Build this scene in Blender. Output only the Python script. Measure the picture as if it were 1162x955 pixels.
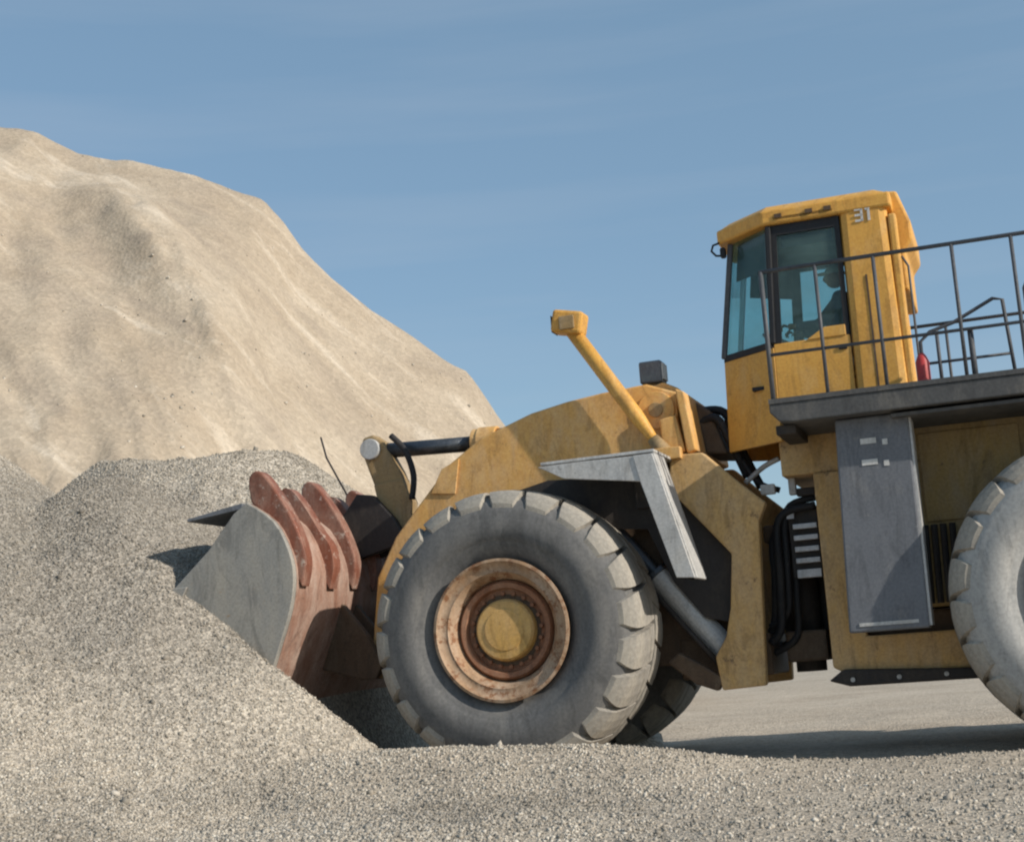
import bpy, bmesh, math, random
import numpy as np
from math import sin, cos, tan, pi, radians, sqrt, atan2, hypot, exp
from mathutils import Vector, Matrix
random.seed(7); rng = np.random.default_rng(7)
for o in list(bpy.data.objects): bpy.data.objects.remove(o)
scene = bpy.context.scene
C = scene.collection
# ------------------------------------------------------------ camera
CAM_H, PITCH, ROLL, FPX, PW, PH = 1.0, radians(9.3), radians(4.16), 1700.0, 1162.0, 955.0
cam = bpy.data.cameras.new('camera'); cam.sensor_width = 36; cam.lens = 36*FPX/PW
cam.clip_start = .1; cam.clip_end = 5000
cam_o = bpy.data.objects.new('camera', cam); C.objects.link(cam_o)
c_fw = Vector((0, cos(PITCH), sin(PITCH))); c_u0 = Vector((0, -sin(PITCH), cos(PITCH))); c_r0 = Vector((1, 0, 0))
c_rt = c_r0*cos(ROLL)-c_u0*sin(ROLL); c_up = c_r0*sin(ROLL)+c_u0*cos(ROLL)
cam_o.matrix_world = Matrix(((c_rt.x, c_up.x, -c_fw.x, 0), (c_rt.y, c_up.y, -c_fw.y, 0), (c_rt.z, c_up.z, -c_fw.z, CAM_H), (0, 0, 0, 1)))
scene.camera = cam_o
# ------------------------------------------------------------ world, sun
SUN_EL, SUN_A = radians(28.5), radians(31.5)          # SUN_A: from +X towards the camera side
sun_dir = Vector((cos(SUN_A)*cos(SUN_EL), -sin(SUN_A)*cos(SUN_EL), sin(SUN_EL)))
w = bpy.data.worlds.new('World'); scene.world = w; w.use_nodes = True
nt = w.node_tree; nt.nodes.clear()
out = nt.nodes.new('ShaderNodeOutputWorld'); bg = nt.nodes.new('ShaderNodeBackground')
sky = nt.nodes.new('ShaderNodeTexSky'); sky.sky_type = 'NISHITA'; sky.sun_disc = False
sky.sun_elevation = SUN_EL; sky.sun_rotation = atan2(sun_dir.x, sun_dir.y)
sky.air_density = 1.0; sky.dust_density = .6; sky.ozone_density = 1.0; sky.altitude = 100
bg.inputs['Strength'].default_value = .118
tc = nt.nodes.new('ShaderNodeTexCoord'); mp = nt.nodes.new('ShaderNodeMapping')
mp.inputs['Scale'].default_value = (1.2, 1.2, 14); mp.inputs['Rotation'].default_value = (0, radians(-4), 0)
nz = nt.nodes.new('ShaderNodeTexNoise'); nz.inputs['Scale'].default_value = 1.7; nz.inputs['Detail'].default_value = 5
cr = nt.nodes.new('ShaderNodeValToRGB'); cr.color_ramp.elements[0].position = .47; cr.color_ramp.elements[1].position = .8
cr.color_ramp.elements[1].color = (.22, .22, .22, 1)
mx = nt.nodes.new('ShaderNodeMix'); mx.data_type = 'RGBA'; mx.inputs['B'].default_value = (3.6, 4.1, 4.8, 1)
nt.links.new(tc.outputs['Generated'], mp.inputs['Vector']); nt.links.new(mp.outputs[0], nz.inputs['Vector'])
nt.links.new(nz.outputs['Fac'], cr.inputs[0]); nt.links.new(cr.outputs[0], mx.inputs['Factor'])
vl = nt.nodes.new('ShaderNodeMix'); vl.data_type = 'RGBA'; vl.inputs['Factor'].default_value = .5; vl.inputs['B'].default_value = (1.65, 2.85, 4.0, 1)   # thin high veil
nt.links.new(sky.outputs[0], vl.inputs['A']); nt.links.new(vl.outputs['Result'], mx.inputs['A']); nt.links.new(mx.outputs['Result'], bg.inputs['Color']); nt.links.new(bg.outputs[0], out.inputs[0])
sl = bpy.data.lights.new('sun', 'SUN'); sl.energy = 4.2; sl.angle = radians(.53); sl.color = (1, .93, .83)
so = bpy.data.objects.new('sun', sl); C.objects.link(so); so.location = sun_dir*60
so.rotation_euler = sun_dir.to_track_quat('Z', 'Y').to_euler()
scene.view_settings.view_transform = 'Standard'; scene.view_settings.look = 'None'
scene.view_settings.exposure = 0.15; scene.view_settings.gamma = 1; scene.view_settings.use_curve_mapping = False
scene.render.engine = 'CYCLES'

scene.cycles.pixel_filter_type = 'BLACKMAN_HARRIS'; scene.cycles.filter_width = 2.2
# ------------------------------------------------------------ loader frame: x rearwards, y to the far side, z up;
# origin on the ground below the outer face of the near front tyre
TH = radians(18.3); ORG = Vector((-.26, 14.14, 0))
EX = Vector((cos(TH), -sin(TH), 0)); EY = Vector((sin(TH), cos(TH), 0))
def l2w(x, y, z=0): return ORG+EX*x+EY*y+Vector((0, 0, z))
def P(px, py, y):                                  # photo pixel on the vertical plane at lateral offset y -> (x, z)
    d = c_fw+c_rt*((px-PW/2)/FPX)+c_up*((PH/2-py)/FPX)
    o = Vector((0, 0, CAM_H)); t = (y+(ORG-o).dot(EY))/d.dot(EY); q = o+d*t-ORG
    return q.dot(EX), q.z
def PP(pts, y): return [P(a, b, y) for a, b in pts]
def PW_(px, py, Y):                                # photo pixel at world depth Y
    d = c_fw+c_rt*((px-PW/2)/FPX)+c_up*((PH/2-py)/FPX); return Vector((0, 0, CAM_H))+d*(Y/d.y)

# ------------------------------------------------------------ materials
def new_mat(name):
    m = bpy.data.materials.new(name); m.use_nodes = True; n = m.node_tree
    return m, n, n.nodes['Principled BSDF']
def coords(n, scale=1.0):
    t = n.nodes.new('ShaderNodeTexCoord'); return t.outputs['Object']
def noise(n, vec, scale, detail=6, rough=.6, dist=0):
    t = n.nodes.new('ShaderNodeTexNoise'); t.inputs['Scale'].default_value = scale; t.inputs['Detail'].default_value = detail
    t.inputs['Roughness'].default_value = rough; t.inputs['Distortion'].default_value = dist
    n.links.new(vec, t.inputs['Vector']); return t.outputs['Fac']
def ramp(n, fac, stops):
    r = n.nodes.new('ShaderNodeValToRGB'); e = r.color_ramp.elements
    while len(e) < len(stops): e.new(.5)
    for k, (p, c) in enumerate(stops):
        e[k].position = p; e[k].color = (*c, 1) if len(c) == 3 else c
    n.links.new(fac, r.inputs[0]); return r.outputs[0]
def mixc(n, fac, a, b, mode='MIX'):
    m = n.nodes.new('ShaderNodeMix'); m.data_type = 'RGBA'; m.blend_type = mode
    for s, v in (('Factor', fac), ('A', a), ('B', b)):
        if hasattr(v, 'node'): n.links.new(v, m.inputs[s])
        elif s == 'Factor': m.inputs[s].default_value = v
        else: m.inputs[s].default_value = (*v, 1)
    return m.outputs['Result']
def bump(n, b, h, strength=.3, dist=.02):
    u = n.nodes.new('ShaderNodeBump'); u.inputs['Strength'].default_value = strength; u.inputs['Distance'].default_value = dist
    n.links.new(h, u.inputs['Height']); n.links.new(u.outputs[0], b.inputs['Normal'])
def mapping(n, vec, scale=(1, 1, 1), rot=(0, 0, 0)):
    m = n.nodes.new('ShaderNodeMapping'); m.inputs['Scale'].default_value = scale; m.inputs['Rotation'].default_value = rot
    n.links.new(vec, m.inputs['Vector']); return m.outputs[0]
def worn(name, base, dirt, amount=.5, wear=None, rough=.55, metal=0, spec=.35, scale=1.0, wear_amt=.66, grime=.75):
    """painted or bare steel with dust film, streaks and chips"""
    m, n, b = new_mat(name); v = coords(n)
    var = noise(n, v, 1.3*scale, 4); c = mixc(n, ramp(n, var, [(.3, (0, 0, 0)), (.75, (.55,)*3)]), base, tuple(x*.72 for x in base))
    d = noise(n, mapping(n, v, (2.2*scale, 2.2*scale, .9*scale)), 2.0, 8, .68, .4)
    c = mixc(n, ramp(n, d, [(.62-.32*amount, (0, 0, 0)), (.78, (min(1, .25+.75*amount),)*3)]), c, dirt)
    if wear:
        q = noise(n, v, 7*scale, 8, .75); c = mixc(n, ramp(n, q, [(wear_amt-.05, (0, 0, 0)), (wear_amt+.03, (.9,)*3)]), c, wear)
    g = noise(n, mapping(n, v, (1.6*scale, 1.6*scale, .55*scale)), 3.3, 9, .72, 1.2)
    c = mixc(n, ramp(n, g, [(.36, (.62*grime,)*3), (.50, (0,)*3)]), c, tuple(x*.35+.012 for x in base))
    g2 = noise(n, v, 16*scale, 6, .8); c = mixc(n, ramp(n, g2, [(.60, (0,)*3), (.70, (.5*grime,)*3)]), c, dirt)
    f = noise(n, v, 40*scale, 3); c = mixc(n, .22, c, ramp(n, f, [(.3, (.25,)*3), (.7, (.95,)*3)]), 'OVERLAY')
    n.links.new(c, b.inputs['Base Color']); b.inputs['Metallic'].default_value = metal; b.inputs['Specular IOR Level'].default_value = spec
    n.links.new(ramp(n, d, [(.3, (rough,)*3), (.7, (min(1, rough+.3),)*3)]), b.inputs['Roughness'])
    bump(n, b, noise(n, v, 9*scale, 8, .7), .25, .012)
    return m
DUST = (.42, .35, .26)
M = {}
M['yellow'] = worn('ochre_paint', (.70, .38, .115), (.62, .45, .28), .62, (.20, .11, .05), .5)
M['cab_yellow'] = worn('cab_paint', (.70, .36, .075), (.60, .42, .22), .35, (.25, .12, .03), .38, wear_amt=.70, grime=.7)
M['frame_tan'] = worn('dusty_ochre_paint', (.58, .36, .14), (.52, .40, .27), .68, (.16, .1, .06), .6)
M['shade_body'] = worn('shaded_hood_paint', (.36, .25, .10), (.33, .28, .22), .65, (.14, .1, .07), .65)  # body ochre darkened in the colour for the shade under the deck
M['red_steel'] = worn('rusty_red_steel', (.23, .085, .052), (.44, .33, .26), .6, (.52, .44, .37), .5, .15, wear_amt=.62)
M['bucket_steel'] = worn('scoured_grey_steel', (.33, .315, .285), (.44, .40, .33), .55, (.34, .23, .14), .5, .25)
M['bucket_back'] = worn('rust_brown_steel', (.30, .16, .11), (.52, .42, .35), .75, (.14, .1, .08), .55, .1)
M['link'] = worn('brown_linkage_steel', (.33, .22, .10), (.36, .30, .22), .5, (.12, .09, .07), .55)
M['grey_steel'] = worn('grey_fender_steel', (.50, .495, .48), (.52, .48, .42), .4, (.26, .25, .24), .45, .2)
M['panel'] = worn('dark_grey_panel_paint', (.155, .163, .18), (.36, .345, .32), .2, (.25, .24, .23), .42)
M['dark'] = worn('dark_oily_steel', (.035, .03, .028), (.11, .09, .07), .45, None, .5)
M['brown_dark'] = worn('grimy_shaded_brown_steel', (.10, .065, .04), (.19, .15, .11), .5, None, .6)
M['rail'] = worn('dark_rail_paint', (.085, .09, .10), (.20, .18, .15), .25, None, .45)
M['deck'] = worn('deck_plate_steel', (.085, .085, .085), (.23, .21, .18), .45, None, .6)
M['chrome'] = worn('cylinder_rod_steel', (.10, .11, .125), (.25, .23, .2), .2, None, .3, .75)
M['hose'] = worn('hydraulic_hose_rubber', (.02, .02, .022), (.12, .1, .08), .35, None, .55)
M['tyre'] = worn('tyre_rubber', (.14, .138, .135), (.25, .235, .21), .5, None, .85, scale=.8)
M['tyre_dusty'] = worn('dusty_tyre_rubber', (.34, .34, .33), (.44, .42, .385), .7, None, .9, scale=.8)
M['tread'] = worn('dust_caked_tread', (.27, .25, .22), (.47, .42, .34), .8, (.17, .155, .14), .95, scale=.8, wear_amt=.72)
M['rim'] = worn('rusty_rim_paint', (.36, .22, .12), (.47, .37, .28), .8, (.20, .085, .035), .55, wear_amt=.56)
M['rim_rust'] = worn('rust_ring_steel', (.28, .125, .065), (.42, .28, .19), .5, (.12, .06, .04), .6)
M['hub'] = worn('hub_yellow_paint', (.58, .34, .10), (.52, .37, .21), .65, (.22, .12, .05), .5)
M['black'] = worn('black_trim', (.018, .018, .02), (.07, .06, .05), .2, None, .4)
M['white'] = worn('white_marking', (.62, .61, .58), (.45, .42, .38), .15, None, .5)
M['slat'] = worn('pale_aluminium_fins', (.55, .55, .56), (.45, .42, .38), .35, None, .4, .5)
M['red'] = worn('red_enamel', (.45, .05, .05), (.4, .22, .19), .3, None, .3)
M['skin'] = worn('skin', (.42, .25, .18), (.36, .2, .14), .2, None, .55)
M['jacket'] = worn('dark_work_jacket', (.035, .035, .05), (.08, .07, .07), .25, None, .9)
M['cloth'] = worn('navy_trousers', (.04, .05, .08), (.1, .09, .08), .25, None, .9)
M['cap'] = worn('pale_cap_cloth', (.62, .61, .58), (.5, .46, .4), .2, None, .9)
M['vinyl'] = worn('seat_vinyl', (.03, .03, .033), (.1, .09, .08), .2, None, .5)
def glass(name, tint, alpha):
    m, n, b = new_mat(name); n.nodes.remove(b)
    o = n.nodes['Material Output']; tr = n.nodes.new('ShaderNodeBsdfTransparent'); gl = n.nodes.new('ShaderNodeBsdfGlossy'); df = n.nodes.new('ShaderNodeBsdfDiffuse')
    tr.inputs['Color'].default_value = (*tint, 1); gl.inputs['Roughness'].default_value = .06; df.inputs['Color'].default_value = (.27, .40, .38, 1)
    fr = n.nodes.new('ShaderNodeFresnel'); fr.inputs['IOR'].default_value = 1.5
    ge = n.nodes.new('ShaderNodeNewGeometry'); iv = n.nodes.new('ShaderNodeMath'); iv.operation = 'SUBTRACT'; iv.inputs[0].default_value = 1; n.links.new(ge.outputs['Backfacing'], iv.inputs[1])
    fm_ = n.nodes.new('ShaderNodeMath'); fm_.operation = 'MULTIPLY'; n.links.new(fr.outputs[0], fm_.inputs[0]); n.links.new(iv.outputs[0], fm_.inputs[1])
    a = n.nodes.new('ShaderNodeMixShader'); c = n.nodes.new('ShaderNodeMixShader')
    d = noise(n, coords(n), 3, 6); r = ramp(n, d, [(.35, (alpha*.4,)*3), (.75, (alpha*1.4,)*3)])
    n.links.new(r, a.inputs[0]); n.links.new(tr.outputs[0], a.inputs[1]); n.links.new(df.outputs[0], a.inputs[2])
    n.links.new(fm_.outputs[0], c.inputs[0]); n.links.new(a.outputs[0], c.inputs[1]); n.links.new(gl.outputs[0], c.inputs[2])
    n.links.new(c.outputs[0], o.inputs[0]); return m
M['glass'] = glass('dusty_teal_glass', (.80, .93, .92), .13)
M['lens'] = worn('lamp_lens', (.5, .5, .48), (.3, .28, .25), .3, None, .15)

def grey_patch_mask(n, v):  # darker grey patch with a noisy edge, round a point beside the bucket
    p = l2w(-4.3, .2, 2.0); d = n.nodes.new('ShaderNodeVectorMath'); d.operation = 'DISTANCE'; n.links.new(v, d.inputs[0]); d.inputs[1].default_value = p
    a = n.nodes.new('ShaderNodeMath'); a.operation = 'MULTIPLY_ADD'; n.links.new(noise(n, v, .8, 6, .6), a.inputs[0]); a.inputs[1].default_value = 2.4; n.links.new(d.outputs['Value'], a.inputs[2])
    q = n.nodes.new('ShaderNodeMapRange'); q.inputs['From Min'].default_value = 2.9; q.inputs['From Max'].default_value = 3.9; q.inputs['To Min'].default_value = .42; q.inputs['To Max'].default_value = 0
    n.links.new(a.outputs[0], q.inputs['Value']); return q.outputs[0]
def earth(name, cols, speck, fine, bumpd, spk_scale=30, streak=None, patch_grey=None):
    """mineral ground: broad tone patches, speckle at stone size, fine grain"""
    m, n, b = new_mat(name); t = n.nodes.new('ShaderNodeTexCoord'); v = t.outputs['Object']
    c = ramp(n, noise(n, v, .45, 8, .62, .3), [(.30, cols[0]), (.52, cols[1]), (.72, cols[2])])
    if streak:
        s = noise(n, mapping(n, mapping(n, v, (1, 1, 1), streak[2]), streak[1]), streak[0], 8, .62, .8)
        c = mixc(n, ramp(n, s, [(.34, (.62,)*3), (.52, (.0,)*3)]), c, streak[3]); c = mixc(n, ramp(n, s, [(.55, (0,)*3), (.70, (.8,)*3)]), c, streak[4])
    if patch_grey: c = mixc(n, grey_patch_mask(n, v), c, patch_grey)
    vo = n.nodes.new('ShaderNodeTexVoronoi'); vo.inputs['Scale'].default_value = spk_scale; n.links.new(v, vo.inputs['Vector'])
    sp = n.nodes.new('ShaderNodeSeparateColor'); n.links.new(vo.outputs['Color'], sp.inputs[0])
    c = mixc(n, speck, c, ramp(n, sp.outputs[0], [(.05, (.16,)*3), (.5, (.5,)*3), (.95, (.9,)*3)]), 'OVERLAY')
    g = noise(n, v, spk_scale*2.2, 5, .7); c = mixc(n, fine, c, ramp(n, g, [(.3, (.2,)*3), (.7, (.85,)*3)]), 'OVERLAY')
    n.links.new(c, b.inputs['Base Color']); b.inputs['Roughness'].default_value = .95; b.inputs['Specular IOR Level'].default_value = .15
    ad = n.nodes.new('ShaderNodeMath'); ad.operation = 'ADD'; n.links.new(vo.outputs['Distance'], ad.inputs[0]); n.links.new(noise(n, v, spk_scale*.3, 8, .7), ad.inputs[1])
    bump(n, b, ad.outputs[0], bumpd[0], bumpd[1]); return m
M['ground'] = earth('gravelly_ground', [(.37, .31, .24), (.44, .375, .295), (.50, .43, .34)], .35, .3, (.5, .02), 34)
M['pile'] = earth('crushed_gravel', [(.30, .265, .215), (.37, .325, .265), (.44, .39, .32)], .5, .35, (.8, .02), 34, patch_grey=(.175, .16, .14))
M['hill'] = earth('pale_sandy_spoil', [(.335, .268, .195), (.395, .325, .243), (.445, .375, .288)], .12, .16, (.22, .05), 13,
                  (.55, (2.3, 1.3, .36), (0, radians(42), 0), (.30, .245, .19), (.55, .475, .38)))
def stone_mat():
    m, n, b = new_mat('crushed_stone'); g = n.nodes.new('ShaderNodeNewGeometry')
    c = ramp(n, g.outputs['Random Per Island'], [(0, (.19, .17, .14)), (.3, (.32, .283, .23)), (.65, (.415, .367, .30)), (1, (.54, .49, .415))])
    c = mixc(n, .5, c, ramp(n, noise(n, coords(n), .5, 7), [(.38, (.27,)*3), (.60, (.70,)*3)]), 'OVERLAY')
    c = mixc(n, grey_patch_mask(n, coords(n)), c, (.16, .147, .13))
    n.links.new(c, b.inputs['Base Color']); b.inputs['Roughness'].default_value = .9; b.inputs['Specular IOR Level'].default_value = .2; return m
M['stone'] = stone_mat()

# ------------------------------------------------------------ mesh helpers
def link(name, me, mat, parent=None, smooth=False, bevel=0, kind=None):
    if mat: me.materials.append(M[mat] if isinstance(mat, str) else mat)
    if smooth: me.polygons.foreach_set('use_smooth', [True]*len(me.polygons))
    o = bpy.data.objects.new(name, me); C.objects.link(o); o.parent = parent
    if bevel:
        b = o.modifiers.new('bevel', 'BEVEL'); b.width = bevel; b.segments = 2; b.limit_method = 'ANGLE'; b.angle_limit = radians(35)
    if kind: o['kind'] = kind
    return o
class MB:
    def __init__(s): s.v = []; s.f = []
    def add(s, v, f):
        k = len(s.v); s.v += [tuple(p) for p in v]; s.f += [tuple(i+k for i in q) for q in f]; return s
    def box(s, x0, x1, y0, y1, z0, z1):
        v = [(x, y, z) for x in (x0, x1) for y in (y0, y1) for z in (z0, z1)]
        return s.add(v, [(0, 1, 3, 2), (4, 6, 7, 5), (0, 4, 5, 1), (2, 3, 7, 6), (0, 2, 6, 4), (1, 5, 7, 3)])
    def prism(s, pts, y0, y1):                     # polygon in x,z extruded along y
        n = len(pts); a = sum(pts[i][0]*pts[(i+1) % n][1]-pts[(i+1) % n][0]*pts[i][1] for i in range(n))
        if a < 0: pts = pts[::-1]
        v = [(x, y0, z) for x, z in pts]+[(x, y1, z) for x, z in pts]
        f = [tuple(range(n)), tuple(range(2*n-1, n-1, -1))]+[(i+n, (i+1) % n+n, (i+1) % n, i) for i in range(n)]
        return s.add(v, f)
    def prism_z(s, pts, z0, z1, top=None):         # polygon in x,y extruded along z
        n = len(pts); tp = top or pts
        a = sum(pts[i][0]*pts[(i+1) % n][1]-pts[(i+1) % n][0]*pts[i][1] for i in range(n))
        if a < 0: pts = pts[::-1]; tp = tp[::-1]
        v = [(x, y, z0) for x, y in pts]+[(x, y, z1) for x, y in tp]
        return s.add(v, [tuple(range(n-1, -1, -1)), tuple(range(n, 2*n))]+[(i, (i+1) % n, (i+1) % n+n, i+n) for i in range(n)])
    def tube(s, path, r, seg=10, cap=True):
        path = [Vector(p) for p in path]; rs = r if isinstance(r, (list, tuple)) else [r]*len(path); rings = []; ref = None; base = len(s.v); vs = []; fs = []
        for i, p in enumerate(path):
            t = (path[min(i+1, len(path)-1)]-path[max(i-1, 0)]).normalized()
            if ref is None: ref = t.orthogonal().normalized()
            a = (ref-t*ref.dot(t)).normalized(); ref = a; b = t.cross(a)
            vs += [p+(a*cos(2*pi*k/seg)+b*sin(2*pi*k/seg))*rs[i] for k in range(seg)]
        for i in range(len(path)-1):
            fs += [(i*seg+k, i*seg+(k+1) % seg, (i+1)*seg+(k+1) % seg, (i+1)*seg+k) for k in range(seg)]
        if cap: fs += [tuple(range(seg-1, -1, -1)), tuple(range((len(path)-1)*seg, len(path)*seg))]
        return s.add(vs, fs)
    def lathe(s, prof, c, seg=48):                 # (y, r) profile about an axis parallel to y through c
        n = len(prof); v = []; f = []
        for k in range(seg):
            a = 2*pi*k/seg
            v += [(c[0]+r*cos(a), c[1]+y, c[2]+r*sin(a)) for y, r in prof]
        for k in range(seg):
            for i in range(n-1):
                f.append((k*n+i, k*n+i+1, ((k+1) % seg)*n+i+1, ((k+1) % seg)*n+i))
        return s.add(v, f)
    def cyl_y(s, c, r, y0, y1, seg=20): return s.tube([(c[0], y0, c[1]), (c[0], y1, c[1])], r, seg)
    def beam(s, a, b, w, h):                       # rectangular bar from a to b
        a, b = Vector(a), Vector(b); t = (b-a).normalized(); u = Vector((0, 1, 0)); u = (u-t*u.dot(t)).normalized() if abs(t.y) < .95 else Vector((1, 0, 0)); n = t.cross(u)
        v = [p+u*(i*w/2)+n*(j*h/2) for p in (a, b) for i, j in ((-1, -1), (1, -1), (1, 1), (-1, 1))]
        return s.add(v, [(3, 2, 1, 0), (4, 5, 6, 7)]+[(i, (i+1) % 4, (i+1) % 4+4, i+4) for i in range(4)])
    def mesh(s, name):
        me = bpy.data.meshes.new(name); me.from_pydata(s.v, [], s.f); me.update()
        bm = bmesh.new(); bm.from_mesh(me); bmesh.ops.recalc_face_normals(bm, faces=bm.faces); bm.to_mesh(me); bm.free(); return me
    def build(s, name, mat, parent=None, smooth=False, bevel=0, kind=None):
        return link(name, s.mesh(name), mat, parent, smooth, bevel, kind)
def tag(o, label, cat, group=None):
    o['label'] = label; o['category'] = cat
    if group: o['group'] = group
    return o
def auto_smooth(o, deg=40):
    for p in o.data.polygons: p.use_smooth = True
    m = o.modifiers.new('edge_split', 'EDGE_SPLIT'); m.split_angle = radians(deg); return o

# ------------------------------------------------------------ value noise for terrain
def vnoise(x, y, seed):
    r = np.random.default_rng(seed); T = r.random((256, 256))
    xi = np.floor(x).astype(int); yi = np.floor(y).astype(int); fx = x-xi; fy = y-yi
    fx = fx*fx*(3-2*fx); fy = fy*fy*(3-2*fy); g = lambda a, b: T[a & 255, b & 255]
    return (g(xi, yi)*(1-fx)+g(xi+1, yi)*fx)*(1-fy)+(g(xi, yi+1)*(1-fx)+g(xi+1, yi+1)*fx)*fy-.5
def fbm(x, y, seed, oct=5, gain=.5):
    s = 0; a = 1.0
    for k in range(oct): s = s+a*vnoise(x*2**k+k*17.3, y*2**k+k*9.1, seed+k); a *= gain
    return s
def smax(a, b, k): return .5*(a+b+np.sqrt((a-b)**2+k*k))
def to_local(X, Y):
    dx = X-ORG.x; dy = Y-ORG.y; return dx*EX.x+dy*EX.y, dx*EY.x+dy*EY.y

def sstep(a, b, v): t = np.clip((v-a)/(b-a), 0, 1); return t*t*(3-2*t)
def ground_h(X, Y):
    x, y = to_local(X, Y)
    near = np.exp(-((X/16)**2+((Y-13)/13)**2))
    h = .10*fbm(X*.35, Y*.35, 11, 4)*near+.035*fbm(X*1.7, Y*1.7, 21, 4)*near
    h = h*(1-.8*np.exp(-(((x-2.5)/4.5)**4+((y-1.8)/2.6)**4)))
    berm = .30*(1-sstep(.7, 3.2, x)*.88)*np.exp(-((y+.62)/np.where(y > -.62, .42, 1.15))**2)*sstep(-9, -3, x)
    h = h+berm*(1+.35*fbm(X*.9, Y*.9, 5, 3))
    h = h-.035*np.exp(-((y-.55)/.5)**2)*sstep(.8, 1.6, x)*(1-sstep(8, 10, x))       # rut
    h = h+sstep(45, 120, Y)*1.0*fbm(X*.02, Y*.02, 31, 3)
    return h
def pile_h(X, Y):
    x, y = to_local(X, Y)
    n1 = fbm(X*.5, Y*.5, 41, 4); n2 = fbm(X*2.2, Y*2.2, 51, 4)
    def cone(cx, cy, H, s, rnd=.35): return H+rnd*s-s*np.sqrt((x-cx)**2+(y-cy)**2+rnd*rnd)
    A = cone(-4.9, 1.0, 3.5, .95, .5)
    A2 = np.minimum(cone(-5.3, 3.9, 4.5, .92, 1.2), 4.18+.05*n2+.12*n1+.045*x)
    B = cone(-6.75, .70, 4.05, .78, .35)
    D = cone(-6.2, -2.4, 1.0, .26, 1.2)
    h = smax(smax(smax(A, A2, .12), B, .08), D, .3)-.06+.16*n1+.06*n2
    # the cut behind the bucket back and below its heel
    cut = sstep(-2.75, -2.25, x)*sstep(-.25, .1, y)
    h = h*(1-cut)+np.minimum(h, .12)*cut
    return h

def grid_mesh(name, xs, ys, hf):
    X, Y = np.meshgrid(xs, ys, indexing='ij'); Z = hf(X, Y); nx, ny = X.shape
    v = np.stack([X, Y, Z], -1).reshape(-1, 3); i = np.arange(nx*ny).reshape(nx, ny)
    q = np.stack([i[:-1, :-1], i[1:, :-1], i[1:, 1:], i[:-1, 1:]], -1).reshape(-1, 4)
    me = bpy.data.meshes.new(name); me.vertices.add(len(v)); me.vertices.foreach_set('co', v.ravel())
    me.loops.add(q.size); me.loops.foreach_set('vertex_index', q.ravel()); me.polygons.add(len(q))
    me.polygons.foreach_set('loop_start', np.arange(0, q.size, 4)); me.polygons.foreach_set('loop_total', np.full(len(q), 4)); me.update(); return me
def spread(a, b, step, far, lo, hi):
    m = list(np.arange(a, b, step)); s = step; p = a; L = []
    while p > lo: s *= far; p -= s; L.append(p)
    s = step; p = m[-1]; R = []
    while p < hi: s *= far; p += s; R.append(p)
    return np.array(L[::-1]+m+R)
link('ground', grid_mesh('ground', spread(-12, 12, .12, 1.25, -900, 900), spread(2, 30, .12, 1.25, -300, 1800), ground_h), 'ground', smooth=True, kind='structure')
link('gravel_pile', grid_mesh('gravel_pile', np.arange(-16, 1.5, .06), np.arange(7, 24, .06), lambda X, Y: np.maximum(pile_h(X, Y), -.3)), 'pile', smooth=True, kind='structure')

# far spoil heap: crest line read off the photograph at 34 m
HY = 34.0
crest_px = [(-500, 120), (-200, 128), (0, 142), (40, 148), (90, 174), (150, 183), (205, 192), (255, 209), (300, 228), (322, 252), (345, 285), (380, 318), (420, 350), (470, 382), (530, 422), (565, 470), (640, 560), (715, 660), (765, 745), (790, 800)]
CR = np.array([[*PW_(a, b, HY)] for a, b in crest_px])
def hill_h(X, Y):
    cz = np.interp(X, CR[:, 0], CR[:, 2], left=CR[0, 2]); cz = np.where(X > CR[-1, 0], CR[-1, 2]-.6*(X-CR[-1, 0]), cz)
    wob = 1.2*fbm(X*.18, Y*0+3, 61, 3)
    d = HY+wob*0-Y
    s_front = .80+.10*fbm(X*.12, Y*.05, 71, 3)
    z = cz-np.where(d > 0, s_front*np.maximum(d, 0), .5*(-d))
    t = np.clip(d, 0, 30)
    # gullies that run down and to the right
    u = X-.55*t
    z = z+sstep(.3, 4, t)*(1.1*fbm(u*.22, t*.05+5, 81, 4)+.22*fbm(u*.8, t*.18, 91, 4))
    q = (X-CR[3, 0])-.80*t-.2                     # one sharp fold line
    z = z+sstep(.5, 4, t)*(.62*np.exp(-(np.maximum(q, 0)/3.0)**2)*(q > 0)+.62*np.exp(-(np.minimum(q, 0)/.8)**2)*(q <= 0))*(1-sstep(11, 18, t))
    rg = 1-2*np.abs(fbm(u*.55, t*.10+2, 111, 4)); z = z+sstep(.6, 4, t)*.16*rg
    r2 = np.abs(fbm(u*.8+.5*fbm(X*.5, Y*.5, 131, 3), t*.13, 121, 3)); z = z-sstep(.8, 5, t)*.11*np.exp(-(r2/.13)**2)*(.4+1.2*np.clip(fbm(X*.25, Y*.25, 141, 3)+.4, 0, 1))
    z = z+.10*fbm(X*1.3, Y*1.3, 101, 4)
    return np.maximum(z, -.6)
link('hill', grid_mesh('hill', np.arange(-34, 12, .13), np.arange(16, 48, .13), hill_h), 'hill', smooth=True, kind='structure')

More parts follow.
